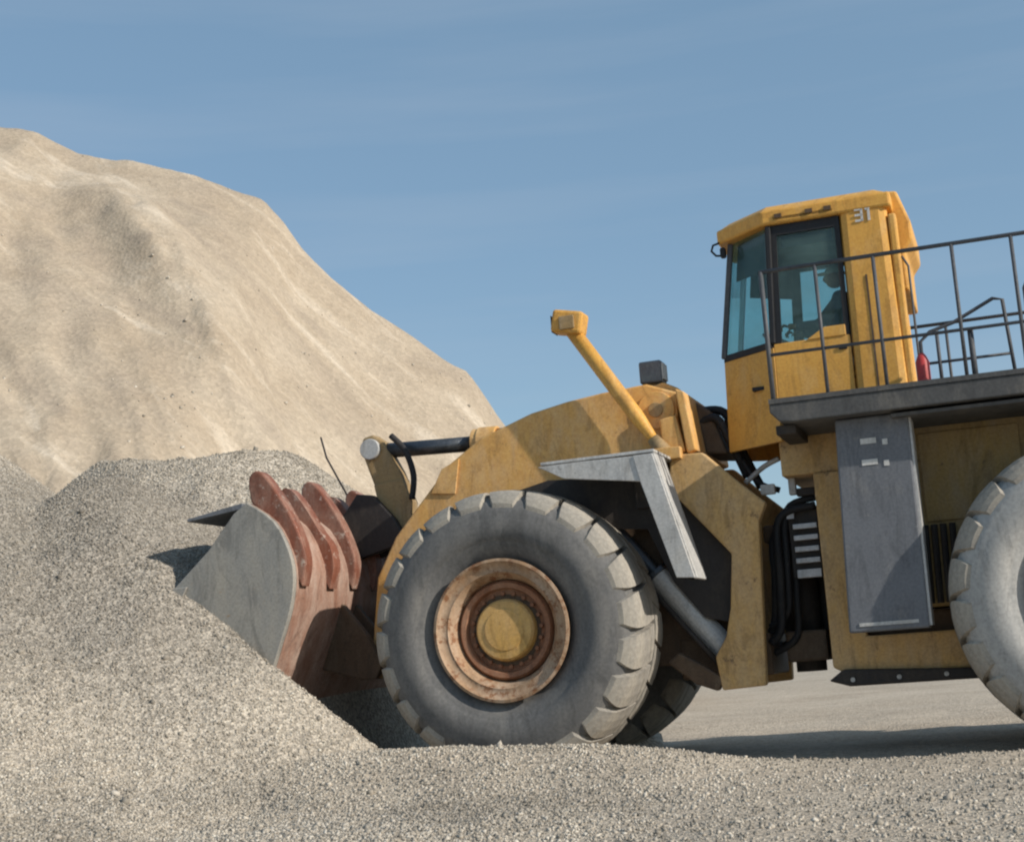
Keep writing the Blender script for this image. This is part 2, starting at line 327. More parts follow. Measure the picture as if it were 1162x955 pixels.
# loose stones: one mass of crushed gravel
def top_h(X, Y): return np.maximum(ground_h(X, Y), pile_h(X, Y))
def scatter(n, smin, smax_, region, seed, power=2.2, hf=None):
    r = np.random.default_rng(seed); pts = np.zeros((0, 2))
    X = r.uniform(region[0], region[1], n*4); Y = np.exp(r.uniform(math.log(region[2]), math.log(region[3]), n*4))
    Z = (hf or top_h)(X, Y)
    rel = np.stack([X, Y, Z-CAM_H], -1); zc = rel@np.array(c_fw); ix = rel@np.array(c_rt)/zc*FPX; iy = -(rel@np.array(c_up))/zc*FPX
    x, y = to_local(X, Y)
    thin = (r.random(len(X)) < .12+.88*np.clip(np.maximum(sstep(-.05, .35, pile_h(X, Y)-ground_h(X, Y)), 1-sstep(-1.5, 3.5, x)), 0, 1)*(.6+.8*(vnoise(X*.9, Y*.9, 77)+.5)))
    if hf: thin = r.random(len(X)) < np.clip(1.5*(vnoise((X-.5*(34-Y))*.5, Y*.12, 99)+.25), .04, 1)*(1.15-np.clip(Z/13, 0, 1))
    ok = thin & (hf is not None) | thin & ~((y > 3.7) & (x > -3)) & (abs(ix) < PW/2+120) & (abs(iy) < PH/2+120) & ~((x > -2.9) & (y > .0) & (y < 3.8) & (x < 8))
    X, Y, Z = X[ok][:n], Y[ok][:n], Z[ok][:n]; k = len(X)
    S = smin*(smax_/smin)**(r.random(k)**power)
    base = np.array([(1, 0, 0), (-1, 0, 0), (0, 1, 0), (0, -1, 0), (0, 0, 1), (0, 0, -1)], float)
    V = base[None]*S[:, None, None]*r.uniform(.65, 1.25, (k, 6, 1))+r.normal(0, .16, (k, 6, 3))*S[:, None, None]
    q = r.normal(size=(k, 4)); q /= np.linalg.norm(q, axis=1)[:, None]; w_, a, b, c = q.T
    R = np.stack([1-2*(b*b+c*c), 2*(a*b-c*w_), 2*(a*c+b*w_), 2*(a*b+c*w_), 1-2*(a*a+c*c), 2*(b*c-a*w_), 2*(a*c-b*w_), 2*(b*c+a*w_), 1-2*(a*a+b*b)], -1).reshape(k, 3, 3)
    V = np.einsum('kij,knj->kni', R, V)+np.stack([X, Y, Z+S*.12], -1)[:, None]
    F = np.array([(0, 2, 4), (2, 1, 4), (1, 3, 4), (3, 0, 4), (2, 0, 5), (1, 2, 5), (3, 1, 5), (0, 3, 5)])
    return V.reshape(-1, 3), (F[None]+np.arange(k)[:, None, None]*6).reshape(-1, 3)
def hill_top(X, Y): return hill_h(X, Y)
V1, F1 = scatter(230000, .005, .021, (-9, 6, 6.5, 20), 3, 2.4)
V2, F2 = scatter(700, .02, .045, (-9, 6, 6.5, 20), 4, 3)
V3, F3 = scatter(1300, .012, .05, (-16, 3, 17, 34), 8, 3.0, hill_top)
V = np.concatenate([V1, V2, V3]); F = np.concatenate([F1, F2+len(V1), F3+len(V1)+len(V2)])
me = bpy.data.meshes.new('gravel'); me.vertices.add(len(V)); me.vertices.foreach_set('co', V.ravel()); me.loops.add(F.size); me.loops.foreach_set('vertex_index', F.ravel())
me.polygons.add(len(F)); me.polygons.foreach_set('loop_start', np.arange(0, F.size, 3)); me.polygons.foreach_set('loop_total', np.full(len(F), 3)); me.update()
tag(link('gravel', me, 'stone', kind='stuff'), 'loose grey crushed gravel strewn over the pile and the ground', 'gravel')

# ============================================================ the wheel loader
L = bpy.data.objects.new('wheel_loader', None); C.objects.link(L); L.location = ORG; L.rotation_euler = (0, 0, -TH); L.empty_display_size = .5
tag(L, 'large dusty yellow wheel loader digging its bucket into the gravel pile', 'wheel loader')
WR, WW, WB = 1.35, 1.15, 5.34
CEN = 1.85                                         # lateral position of the machine's centre plane
def mirror_y(y): return 2*CEN-y

# ---- wheels
TYP = [(.20, .62), (.15, .655), (.085, .72), (.03, .82), (.022, .85), (.006, .865), (-.002, .955), (.0, 1.04), (.010, 1.062), (.013, 1.10), (.030, 1.14), (.07, 1.215), (.15, 1.262), (.30, 1.285), (.575, 1.295)]
TYP = TYP+[(WW-y, r) for y, r in TYP[-2::-1]]
tyre_me = MB().lathe(TYP, (0, 0, 0), 72).mesh('tyre'); tyre_me.polygons.foreach_set('use_smooth', [True]*len(tyre_me.polygons))
NL = 22; PI_L = 2*pi/NL
def lug_mesh(flip):
    st = [(.035, 1.15, 1.195, .30, .0), (.060, 1.17, 1.250, .37, .0), (.10, 1.20, 1.298, .42, .01), (.16, 1.23, 1.325, .44, .04), (.34, 1.25, 1.345, .455, .12), (.565, 1.26, 1.355, .46, .28)]
    v = []; f = []
    for y, r0, r1, hw, off in st:
        yy = WW-y if flip else y
        for r, q in ((r0, -1.03), (r1, -.97), (r1+.004, -.33), (r1+.004, .33), (r1, .97), (r0, 1.03)):
            a = (off+q*hw)*PI_L; v.append((r*cos(a), yy, r*sin(a)))
    for i in range(len(st)-1):
        k = 6*i
        for a in range(5): f.append((k+a, k+a+1, k+7+a, k+6+a))
    f += [tuple(range(6)), tuple(6*(len(st)-1)+q for q in range(5, -1, -1))]
    return MB().add(v, f).mesh('lug')
lug_me = [lug_mesh(0), lug_mesh(1)]
for m_ in lug_me: m_.materials.append(M['tread'])
RIMP = [(.205, .60), (.12, .635), (.055, .655), (.05, .672), (.028, .672), (.022, .645), (.06, .615), (.075, .565), (.07, .545), (.10, .53), (.14, .50), (.26, .47)]
rim_me = MB().lathe(RIMP, (0, 0, 0), 64).mesh('rim')
RINGP = [(.26, .475), (.20, .468), (.17, .445), (.175, .40), (.24, .385), (.25, .29)]
ring_me = MB().lathe(RINGP, (0, 0, 0), 64).mesh('planet_ring')
HUBP = [(.25, .30), (.165, .288), (.142, .268), (.138, .20), (.130, .19), (.126, .0)]
hub_me = MB().lathe(HUBP, (0, 0, 0), 48).mesh('hub_cap')
bolt_me = MB().tube([(.345, .25, 0), (.345, .205, 0)], .021, 6).mesh('bolt')
for m_, k in ((rim_me, 'rim'), (ring_me, 'rim_rust'), (hub_me, 'hub'), (bolt_me, 'rim_rust')):
    m_.materials.append(M[k])
for m_ in (rim_me, ring_me, hub_me): m_.polygons.foreach_set('use_smooth', [True]*len(m_.polygons))
def add_wheel(x, far, dusty, rot):
    me = tyre_me.copy(); me.materials.append(M['tyre_dusty' if dusty else 'tyre'])
    o = link('wheel', me, None, L); o.location = (x, 2*CEN if far else 0, WR); o.rotation_euler = (0, -rot, pi if far else 0)
    for nm, d in (('rim', rim_me), ('planet_ring', ring_me), ('hub_cap', hub_me)):
        c = link(nm, d, None, o)
        m = c.modifiers.new('edge_split', 'EDGE_SPLIT'); m.split_angle = radians(38 if nm != 'hub_cap' else 9)
    if not far:
        for k in range(20): link('bolt', bolt_me, None, o).rotation_euler = (0, -2*pi*k/20, 0)
    for row in (0, 1):
        for k in range(NL):
            g = link('lug', lug_me[row], None, o); jj = random.uniform(-1, 1); g.rotation_euler = (0, -(k+.5*row)*PI_L+jj*.006, 0); g.scale = (1-.007*random.random(), 1, 1-.007*random.random())
    return o
add_wheel(0, 0, 0, .05); add_wheel(WB+.05, 0, 1, .11).location.z -= .07; add_wheel(0, 1, 0, .2); add_wheel(WB, 1, 0, .02)
for x in (0, WB): auto_smooth(MB().lathe([(.24, .0), (.24, .34), (.9, .30), (1.3, .42), (2.4, .42), (2.8, .30), (3.46, .34), (3.46, 0)], (x, 0, WR), 24).build('axle', 'brown_dark', L))

# ---- bucket
BP = [(-2.56, 2.79), (-2.50, 2.785), (-2.22, 2.58), (-2.07, 2.28), (-2.03, 2.02), (-2.08, 1.72), (-2.21, 1.38), (-2.36, 1.03), (-2.56, .70), (-2.95, .44), (-3.5, .30), (-4.1, .22), (-4.75, .14)]
def offset(pts, d):
    r = []
    for i, p in enumerate(pts):
        a = pts[max(i-1, 0)]; b = pts[min(i+1, len(pts)-1)]; t = Vector((b[0]-a[0], b[1]-a[1])).normalized(); r.append((p[0]-t.y*d, p[1]+t.x*d))
    return r
BY0, BY1 = -.15, 3.85
shell_in = offset(BP, -.06)
def smooth_curve(pts, n=3):
    r = []
    for i in range(len(pts)-1):
        p0, p1, p2, p3 = (pts[max(i-1, 0)], pts[i], pts[i+1], pts[min(i+2, len(pts)-1)])
        for k in range(n):
            t = k/n; r.append(tuple(.5*(2*p1[j]+(p2[j]-p0[j])*t+(2*p0[j]-5*p1[j]+4*p2[j]-p3[j])*t*t+(3*p1[j]-p0[j]-3*p2[j]+p3[j])*t**3) for j in (0, 1)))
    return r+[pts[-1]]
BS = smooth_curve(BP); BSI = offset(BS, -.06)
def strip(out_, in_, y0, y1):
    n = len(out_); v = []; f = []
    for (a, b) in zip(out_, in_): v += [(a[0], y0, a[1]), (a[0], y1, a[1]), (b[0], y1, b[1]), (b[0], y0, b[1])]
    for i in range(n-1):
        k = 4*i
        for a in range(4): f.append((k+a, k+(a+1) % 4, k+4+(a+1) % 4, k+4+a))
    f += [(0, 1, 2, 3), tuple(4*(n-1)+q for q in (3, 2, 1, 0))]
    return MB().add(v, f)
bucket = strip(BS, BSI, BY0+.07, BY1-.07).build('bucket', 'bucket_back', L); auto_smooth(bucket, 45)
bucket['label'] = 'rust red and grey steel bucket half buried in gravel'
MB().prism([(-3.20, 2.67), (-3.20, 2.70), (-2.57, 2.80), (-2.57, 2.74)], BY0+.02, BY1-.02).build('spill_guard', 'panel', bucket, bevel=.006)
ep = [(-2.50, 2.805)]+[p for p in BS if p[1] < 2.79 and p[0] > -4.8 and p[0] > -4.2 and not (p[0] < -2.6 and p[1] > 2.5)]+[(-4.2, .5), (-3.75, 1.35), (-3.36, 2.02), (-2.96, 2.36), (-2.66, 2.70)]
for y in (BY0, BY1-.07):
    e = MB().prism(ep, y, y+.07).build('end_plate', 'bucket_steel', bucket, bevel=.012)
    e2 = MB().prism([(-4.2, .5), (-3.75, 1.35), (-3.36, 2.02), (-3.20, 2.02), (-3.6, 1.3), (-4.0, .5)], y-.03 if y < 1 else y+.071, y-.001 if y < 1 else y+.10).build('side_cutter', 'bucket_steel', bucket, bevel=.01)
MB().prism([(-4.70, .10), (-4.75, .20), (-5.05, .10), (-5.0, .04)], BY0, BY1).build('cutting_edge', 'bucket_steel', bucket)
for k in range(8): MB().prism([(-4.95, .03), (-4.95, .17), (-5.15, .15), (-5.40, .06), (-5.15, .03)], .1+k*.5-.09+.06, .1+k*.5+.09+.06).build('tooth', 'bucket_steel', bucket, bevel=.012)
# curved ribs on the back, with hooked tops that stand above the rim
def rib(y, w, top, low, hgt, mat='red_steel'):
    seg = [p for p in BS if low < p[1] < 2.80 and p[0] > -2.52]
    outer = smooth_curve([(-2.54, 2.96), (-2.53, top-.03), (-2.46, top+.03), (-2.36, top-.02), (-2.23, top-.20), (-2.08, top-.46), (-1.975, 2.36), (-1.945, 2.14), (-2.00, low-.03)], 3)
    pts = [(seg[0][0]-.02, seg[0][1]+.02)]+outer+[(p[0]-.02, p[1]) for p in seg[::-1][:-1]]
    return MB().prism(pts, y-w/2, y+w/2).build('rib', mat, bucket, bevel=.02)
for k, y in enumerate((.04, .66, 1.20, 1.74, 2.30, 2.90, 3.55)): rib(y, .17, 3.09 if k % 2 == 0 else 2.97, 1.95, .115)
# hinge ears for the boom and the link; lower ears darkened in colour for shade
for y in (1.02, 1.36, 2.26, 2.60):
    MB().prism([(-2.25, 1.42), (-2.06, 1.78), (-1.78, 1.42), (-1.64, 1.12), (-1.72, .98), (-1.88, .98), (-2.40, 1.14)], y-.05, y+.05).build('hinge_ear', 'brown_dark', bucket, bevel=.015)
for y in (1.52, 1.86):
    MB().prism([(-2.30, 2.66), (-2.08, 2.26), (-1.66, 2.36), (-1.54, 2.50), (-1.62, 2.66), (-1.86, 2.94), (-2.05, 2.97)], y-.05, y+.05).build('hinge_ear', 'dark', bucket, bevel=.015)

# ---- boom arms
boom_px = [(432, 655), (452, 610), (478, 574), (512, 528), (548, 498), (605, 470), (645, 457), (685, 447), (735, 437), (770, 446), (772, 500), (745, 520), (690, 527), (620, 560), (560, 600), (500, 680), (470, 720), (445, 700)]
bp = PP(boom_px, 1.22)
low = [(-1.60, 1.05), (-1.72, .98), (-1.84, 1.08), (-1.82, 1.24), (-1.62, 1.62)]
boom_pts = low[::-1][:0]+[(-1.82, 1.26)]+[bp[0]]+bp[1:16]+[(-1.20, 1.62), (-1.46, 1.06), (-1.62, .94), (-1.78, 1.0)]
for y in (1.14, 2.40):
    b = MB().prism(boom_pts, y, y+.16).build('boom_arm', 'yellow', L, bevel=.02)
    yy = y-.03 if y < 2 else y+.16
    MB().cyl_y((1.42, 3.42), .19, yy, yy+.03, 28).build('pivot_boss', 'yellow', b, bevel=.008); MB().cyl_y((1.42, 3.42), .075, yy-.02, yy+.05, 20).build('pivot_pin', 'link', b, bevel=.006)
    MB().cyl_y((-1.66, 1.14), .17, y-.02, y+.18, 24).build('pin_boss', 'link', b, bevel=.008)
    # stiffener plate edge seen on the arm's flank
    MB().prism([P(488, 560, 1.1), P(500, 532, 1.1), P(520, 520, 1.1), P(516, 560, 1.1)], y-.022 if y < 2 else y+.16, y-.001 if y < 2 else y+.182).build('stiffener', 'yellow', b, bevel=.006)
ct = MB(); ct.tube([(-.35, 1.3, 2.98), (-.35, 2.4, 2.98)], .22, 24); ct.build('boom_cross_tube', 'yellow', L, smooth=True)
# ---- tilt linkage: lever, cylinder with rod, link to the bucket
LY = 1.60
tp = P(421, 510, LY); 
lv = MB().prism([(tp[0]-.13, tp[1]+.02), (tp[0]-.09, tp[1]+.14), (tp[0]+.03, tp[1]+.165), (tp[0]+.15, tp[1]+.08), (tp[0]+.33, tp[1]-.28), (tp[0]+.45, tp[1]-.62), (tp[0]+.42, tp[1]-.95), (tp[0]+.22, tp[1]-1.02), (tp[0]+.12, tp[1]-.9), (tp[0]+.06, tp[1]-.55)], LY, LY+.18).build('tilt_lever', 'link', L, bevel=.025)
MB().cyl_y(tp, .115, LY-.05, LY+.23, 24).build('pin', 'grey_steel', lv, bevel=.01)
MB().prism([(tp[0]+.02, tp[1]-.40), (tp[0]+.36, tp[1]-.36), (tp[0]+.46, tp[1]-.62), (tp[0]+.43, tp[1]-.94), (tp[0]+.20, tp[1]-1.0), (tp[0]+.06, tp[1]-.6)], LY-.03, LY-.001).build('cheek_plate', 'link', lv, bevel=.01)
ra = (tp[0]+.16, LY+.09, tp[1]-.02); q = P(540, 503, LY+.09); rb = (q[0], LY+.09, q[1]); 
rod = MB().tube([ra, rb], .082, 20).build('cylinder_rod', 'chrome', L, smooth=True)
dv = (Vector(rb)-Vector(ra)).normalized()
MB().tube([Vector(rb)-dv*.02, Vector(rb)+dv*.05, Vector(rb)+dv*.05, Vector(rb)+dv*.26], [.155, .155, .17, .17], 24).build('cylinder_head', 'yellow', L, bevel=.01)
MB().tube([Vector(rb)+dv*.24, Vector(rb)+dv*1.75], .145, 24).build('cylinder_barrel', 'yellow', L, smooth=True)
def hose(pts, r=.022, mat='hose', name='hose', parent=L):
    return MB().tube([Vector(p) for p in smooth3(pts)], r, 8).build(name, mat, parent, smooth=True)
def smooth3(pts, n=6):
    pts = [Vector(p) for p in pts]; r = []
    for i in range(len(pts)-1):
        p0, p1, p2, p3 = pts[max(i-1, 0)], pts[i], pts[i+1], pts[min(i+2, len(pts)-1)]
        for k in range(n):
            t = k/n; r.append(.5*(2*p1+(p2-p0)*t+(2*p0-5*p1+4*p2-p3)*t*t+(3*p1-p0-3*p2+p3)*t**3))
    return r+[pts[-1]]
hose([(tp[0]+.26, LY-.03, tp[1]+.12), (tp[0]+.42, LY-.05, tp[1]-.06), (tp[0]+.50, LY-.04, tp[1]-.34), (tp[0]+.46, LY-.03, tp[1]-.6)], .035)
qa, qb = P(364, 496, 2.4), P(386, 552, 2.4)
MB().tube([(qa[0], 2.4, qa[1]), (qa[0]+.06, 2.4, qa[1]-.25), (-2.44, 2.4, 2.80)], .012, 8).build('grease_line', 'hose', bucket, smooth=True)
# ---- front frame with boom tower
ff = [P(756, 552, 0.97), P(762, 516, 0.97), P(797, 513, 0.97), P(836, 545, 0.97), P(869, 570, 0.97), (2.36, 2.2), (2.28, .66), (1.86, .64), P(812, 745, 0.97), P(824, 722, 0.97), P(829, 690, 0.97), P(830, 628, 0.97)]
fr = MB().prism(ff, .96, 1.10).build('front_frame', 'frame_tan', L, bevel=.02)
MB().prism(ff, 2.60, 2.74).build('frame_plate', 'frame_tan', fr, bevel=.02)
MB().box(-.9, 1.9, 1.36, 2.34, .9, 1.75).build('frame_box', 'brown_dark', fr, bevel=.03)
MB().box(1.4, 2.3, 1.345, 2.355, .75, 1.15).build('frame_floor', 'brown_dark', fr, bevel=.02)
MB().prism([(1.2, 2.0), (1.25, 3.0), (1.75, 2.9), (2.0, 2.4), (2.0, 1.9)], 1.5, 2.2).build('tower_web', 'brown_dark', fr, bevel=.02)
MB().prism([(-.8, 1.7), (-.6, 2.25), (1.2, 2.5), (1.35, 1.7)], 1.38, 2.32).build('tower_base', 'brown_dark', fr, bevel=.02)
tw = [P(716, 520, 1.3), P(722, 470, 1.3), P(734, 440, 1.3), P(752, 433, 1.3), P(770, 440, 1.3), P(779, 462, 1.3), P(792, 514, 1.3), P(756, 518, 1.3)]
for y in (1.31, 2.27): MB().prism(tw, y, y+.12).build('tower_plate', 'yellow', fr, bevel=.02)
MB().prism([P(766, 441, 1.0), P(776, 444, 1.0), P(790, 510, 1.0), P(780, 514, 1.0)], .98, 2.72).build('tower_back', 'yellow', fr, bevel=.015)
MB().prism([P(748, 476, 1.0), P(766, 470, 1.0), P(778, 512, 1.0), P(752, 514, 1.0)], 1.0, 1.12).build('tower_gusset', 'yellow', fr, bevel=.015)
MB().prism(PP([(560, 600), (590, 556), (622, 545), (700, 541), (740, 528), (760, 532), (775, 560), (833, 625), (828, 705), (800, 700), (765, 660), (735, 600)], 1.12), 1.112, 1.135).build('inner_guard', 'dark', fr)
# lamp on the tower
lx, lz = P(740, 424, 1.6)
lamp = MB().box(lx-.115, lx+.12, 1.5, 1.74, lz-.11, lz+.12).build('work_lamp', 'panel', L, bevel=.02)
MB().box(lx+.121, lx+.135, 1.52, 1.72, lz-.08, lz+.09).build('lens', 'white', lamp); MB().box(lx-.03, lx+.03, 1.56, 1.68, lz-.3, lz-.11).build('bracket', 'link', lamp)
# lamp post with head lamp
PY = .98
b0 = P(741, 497, PY); b1 = P(650, 376, PY)
a = Vector((b0[0], PY, b0[1])); b_ = Vector((b1[0], PY, b1[1])); d = (b_-a).normalized()
post = MB().tube([a-d*.02, a+d*.06, a+d*.22, a+d*.3, b_], [.045, .055, .072, .076, .076], 20).build('lamp_post', 'cab_yellow', L, smooth=True)
hd = MB().box(-.17, .15, -.13, .13, -.10, .13).build('head_lamp', 'cab_yellow', post, bevel=.03); hd.location = (b1[0]-.02, PY, b1[1]+.07); hd.rotation_euler = (0, radians(12), 0)
MB().prism([(-.176, -.07), (-.171, -.07), (-.171, .10), (-.176, .10)], PY-.10, PY+.10).build('lamp_lens', 'brown_dark', post).location = (b1[0]-.02, 0, b1[1]+.07)
MB().box(b1[0]-.10, b1[0]+.06, PY-.15, PY-.132, b1[1]+.0, b1[1]+.14).build('lamp_side_marker', 'link', post, bevel=.01)
MB().tube([a-d*.22, a+d*.0], [.10, .06], 14).build('post_foot', 'link', post, smooth=True)
MB().box(a.x-.02, a.x+.28, PY-.1, PY+.35, a.z-.24, a.z-.12).build('post_bracket', 'yellow', post, bevel=.01)
# ---- front fender
FY = .16
sk = PP([(610, 530), (655, 524), (720, 517), (728, 546), (700, 545), (640, 543)], FY)
fen = MB().prism(sk, FY, FY+.03).build('fender', 'grey_steel', L, bevel=.006)
sk2 = PP([(718, 517), (740, 514), (789, 655), (768, 655), (727, 547)], FY)
MB().prism(sk2, FY-.012, FY+.02).build('fender_skirt', 'grey_steel', fen, bevel=.006)
t0, t1, t2 = P(612, 528, FY), P(741, 512, FY), P(791, 655, FY)
def sheet(a, b, y0, y1, th):
    t = Vector((b[0]-a[0], b[1]-a[1])).normalized(); n = Vector((-t.y, t.x))*th
    return MB().prism([a, b, (b[0]+n.x, b[1]+n.y), (a[0]+n.x, a[1]+n.y)], y0, y1)
sheet(t0, t1, FY+.031, 1.10, .03).build('fender_top', 'grey_steel', fen, bevel=.006)
sheet((t1[0]+.0, t1[1]-.005), t2, FY+.022, .62, -.03).build('fender_back', 'grey_steel', fen, bevel=.006)
sheet((t1[0]-.10, t1[1]-.05), (t2[0]-.12, t2[1]), FY+.05, .62, .02).build('mud_flap', 'hose', fen)
MB().box(1.15, 1.6, 1.05, 1.2, 2.45, 2.75).build('fender_bracket', 'dark', fen, bevel=.01)
fm = [(mirror_y(y0), mirror_y(y1)) for y0, y1 in ((1.10, FY),)][0]
f2 = sheet(t0, t1, fm[0], fm[1], .03).build('fender', 'grey_steel', L, bevel=.006); sheet(t1, t2, fm[0], fm[1], .03).build('fender_back', 'grey_steel', f2, bevel=.006)
# ---- lift cylinders: barrel low at the frame, rod up to the boom
for y in (1.24, 2.46):
    p0 = P(838, 752, 1.24); p1 = P(768, 676, 1.24); a = Vector((p0[0], y, p0[1])); d = (Vector((p1[0], y, p1[1]))-a).normalized(); e_ = a+d*1.9
    lc = MB().tube([a-d*.05, a+d*1.15], .125, 22).build('lift_cylinder', 'grey_steel', L, bevel=.01)
    MB().tube([a+d*1.15, a+d*1.2, a+d*1.2, a+d*2.0], [.14, .14, .07, .07], 18).build('rod', 'chrome', lc, bevel=.005); MB().cyl_y((a.x, a.z), .16, y-.1, y+.22, 22).build('trunnion', 'frame_tan', lc, bevel=.01)
    yy = y-.16 if y < 2 else y+.16; u = Vector((d.z, 0, -d.x))*-.12
    MB().tube([a+u+Vector((0, yy-y, 0)), a+u+d*1.1+Vector((0, yy-y, 0))], .028, 10).build('pipe', 'dark', lc, smooth=True)
# lower guard that closes the frame below the cylinder
g = PP([(757, 752), (770, 740), (800, 756), (822, 770), (815, 784), (790, 776)], .97)
MB().prism(g, .97, 1.09).build('frame_guard', 'brown_dark', fr, bevel=.02)
# ---- centre hinge
hg = MB().box(2.42, 2.82, 1.5, 2.2, .85, 1.15).build('hinge_lower', 'brown_dark', L, bevel=.03)
MB().box(2.30, 2.84, 1.5, 2.2, 2.02, 2.2).build('hinge_upper', 'brown_dark', L, bevel=.03)
MB().tube([(2.60, 1.85, .75), (2.60, 1.85, 2.36)], .15, 24).build('hinge_pin', 'dark', L, smooth=True)
for k, (y, dx, z0, z1, r) in enumerate(((1.36, .0, 1.05, 2.34, .04), (1.42, .07, 1.2, 2.42, .035), (1.46, -.06, 1.15, 2.2, .045), (1.52, .12, .95, 2.05, .035), (2.1, .04, 1.0, 2.3, .045))):
    hose([(2.30, y, z0), (2.42+dx, y-.03, z0+.15), (2.46+dx, y-.06, (z0+z1)/2), (2.50+dx, y-.02, z1-.1), (2.86, y, z1)], r)
hose([P(842, 522, 1.5)[:1]+(1.5,)+P(842, 522, 1.5)[1:], P(862, 548, 1.5)[:1]+(1.45,)+P(862, 548, 1.5)[1:], P(885, 556, 1.5)[:1]+(1.5,)+P(885, 556, 1.5)[1:]], .03)
hose([P(846, 548, 1.42)[:1]+(1.42,)+P(846, 548, 1.42)[1:], P(866, 530, 1.42)[:1]+(1.42,)+P(866, 530, 1.42)[1:], P(884, 520, 1.42)[:1]+(1.42,)+P(884, 520, 1.42)[1:]], .026, 'grey_steel')
MB().box(2.36, 2.90, 1.95, 2.0, .9, 2.25).build('hinge_backing', 'dark', L)  # dark sheet added behind the hinge so the gap reads dark
# bright finned oil cooler in the gap and a pale valve above it
fx0, fz1 = P(894, 578, 1.34); fx1, fz0 = P(934, 650, 1.34)
core = MB().box(fx0-.02, fx1, 1.40, 1.72, fz0-.02, fz1+.02).build('oil_cooler', 'dark', L, bevel=.01)
MB().box(fx0-.02, fx0+.05, 1.345, 1.399, fz1-.09, fz1+.02).build('cooler_lug', 'slat', core)
for k in range(5):
    z = fz1-.17-(fz1-fz0-.2)*k/4; MB().box(fx0+.03, fx1-.01, 1.33, 1.398, z-.028 if k < 4 else z-.06, z+.022).build('fin', 'slat', core, bevel=.006)
vx, vz = P(900, 545, 1.35); vb = MB().box(vx-.05, vx+.02, 1.33, 1.42, vz-.14, vz+.09).build('valve', 'grey_steel', L, bevel=.012)
MB().box(vx+.02, vx+.22, 1.34, 1.41, vz+.03, vz+.10).build('pipe_elbow', 'grey_steel', vb, bevel=.012); MB().box(vx+.02, vx+.20, 1.34, 1.43, vz-.16, vz-.08).build('flange', 'dark', vb, bevel=.012)
MB().box(*(P(869, 548, 1.3)[0]+k for k in (-.06, .08)), 1.3, 1.38, P(869, 555, 1.3)[1]-.05, P(869, 555, 1.3)[1]+.05).build('fitting', 'white', vb, bevel=.012)
# ---- rear frame and hood
rf = MB().prism([(2.90, .78), (2.90, 2.62), (3.28, 2.62), (3.24, 1.05), (4.2, 1.05), (8.3, 1.15), (8.3, .9), (4.3, .70), (3.05, .70)], 1.08, 1.22).build('rear_frame', 'frame_tan', L, bevel=.02)
MB().prism([(2.90, .78), (2.90, 2.62), (3.28, 2.62), (3.24, 1.05), (4.2, 1.05), (8.3, 1.15), (8.3, .9), (4.3, .70), (3.05, .70)], 2.48, 2.62).build('frame_plate', 'frame_tan', rf, bevel=.02)
MB().box(3.0, 8.2, 1.25, 2.45, .75, 1.25).build('frame_box', 'brown_dark', rf, bevel=.03)
MB().prism([(2.86, .66), (3.05, .60), (4.25, .60), (4.5, .68), (3.0, .76)], 1.0, 2.7).build('belly_guard', 'dark', rf, bevel=.02)
for k in range(3): MB().cyl_y((3.08+.42*k, .66), .022, .985, .999, 10).build('bolt', 'grey_steel', rf)
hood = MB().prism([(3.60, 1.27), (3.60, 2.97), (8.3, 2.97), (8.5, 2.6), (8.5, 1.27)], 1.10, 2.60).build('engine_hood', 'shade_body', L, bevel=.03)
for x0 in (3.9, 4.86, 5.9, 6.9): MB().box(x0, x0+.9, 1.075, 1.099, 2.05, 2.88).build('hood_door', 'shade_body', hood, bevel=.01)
for x0 in (5.9, 6.9):
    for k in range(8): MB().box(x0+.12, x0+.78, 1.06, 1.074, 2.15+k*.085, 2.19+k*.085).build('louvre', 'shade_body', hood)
MB().box(8.15, 8.9, .5, 3.2, .95, 2.5).build('counterweight', 'yellow', L, bevel=.08)
MB().box(2.92, 3.62, 1.15, 2.55, 1.27, 2.60).build('transmission_housing', 'brown_dark', L, bevel=.03)
for k in range(6): MB().tube([(3.72+.08*k, 1.05, 2.02), (3.70+.08*k, 1.05, 1.3)], .03, 8).build('pipe', 'dark', hood)
# rear fenders and deck brackets
for y0, y1 in ((.12, 1.05), (2.65, 3.58)):
    sheet((3.75, 2.93), (7.0, 2.93), y0, y1, .03).build('rear_fender', 'deck', L)
# ---- deck and grey access panel
dk = MB().prism([(2.70, 3.09), (2.70, 3.165), (8.4, 3.165), (8.4, 3.0), (2.90, 2.985), (2.78, 3.0)], .06, 1.10).build('side_deck', 'deck', L, bevel=.012)
MB().prism([(2.70, 3.165), (2.70, 3.21), (8.4, 3.21), (8.4, 3.166)], .05, .075).build('toe_board', 'deck', dk)
MB().box(2.72, 2.9, .2, 1.0, 2.90, 2.984).build('deck_bracket', 'dark', dk, bevel=.01)
d2 = MB().prism([(2.70, 3.09), (2.70, 3.165), (8.4, 3.165), (8.4, 3.0), (2.90, 2.985), (2.78, 3.0)], mirror_y(1.10), mirror_y(.06)).build('side_deck', 'deck', L, bevel=.012)
MB().box(4.05, 8.4, 1.105, 2.595, 3.05, 3.16).build('rear_deck', 'deck', L, bevel=.01)
pn = [P(947, 470, .25), P(1030, 463, .25), P(1054, 712, .25), P(962, 718, .25)]
pan = MB().prism([(3.245, 2.98), (3.885, 2.98), (3.865, 1.08), (3.175, 1.08)], .25, .62).build('access_panel', 'panel', L, bevel=.018)
MB().prism([(3.886, 2.97), (3.906, 2.97), (3.888, 1.10), (3.866, 1.10)], .27, .60).build('panel_edge', 'grey_steel', pan)
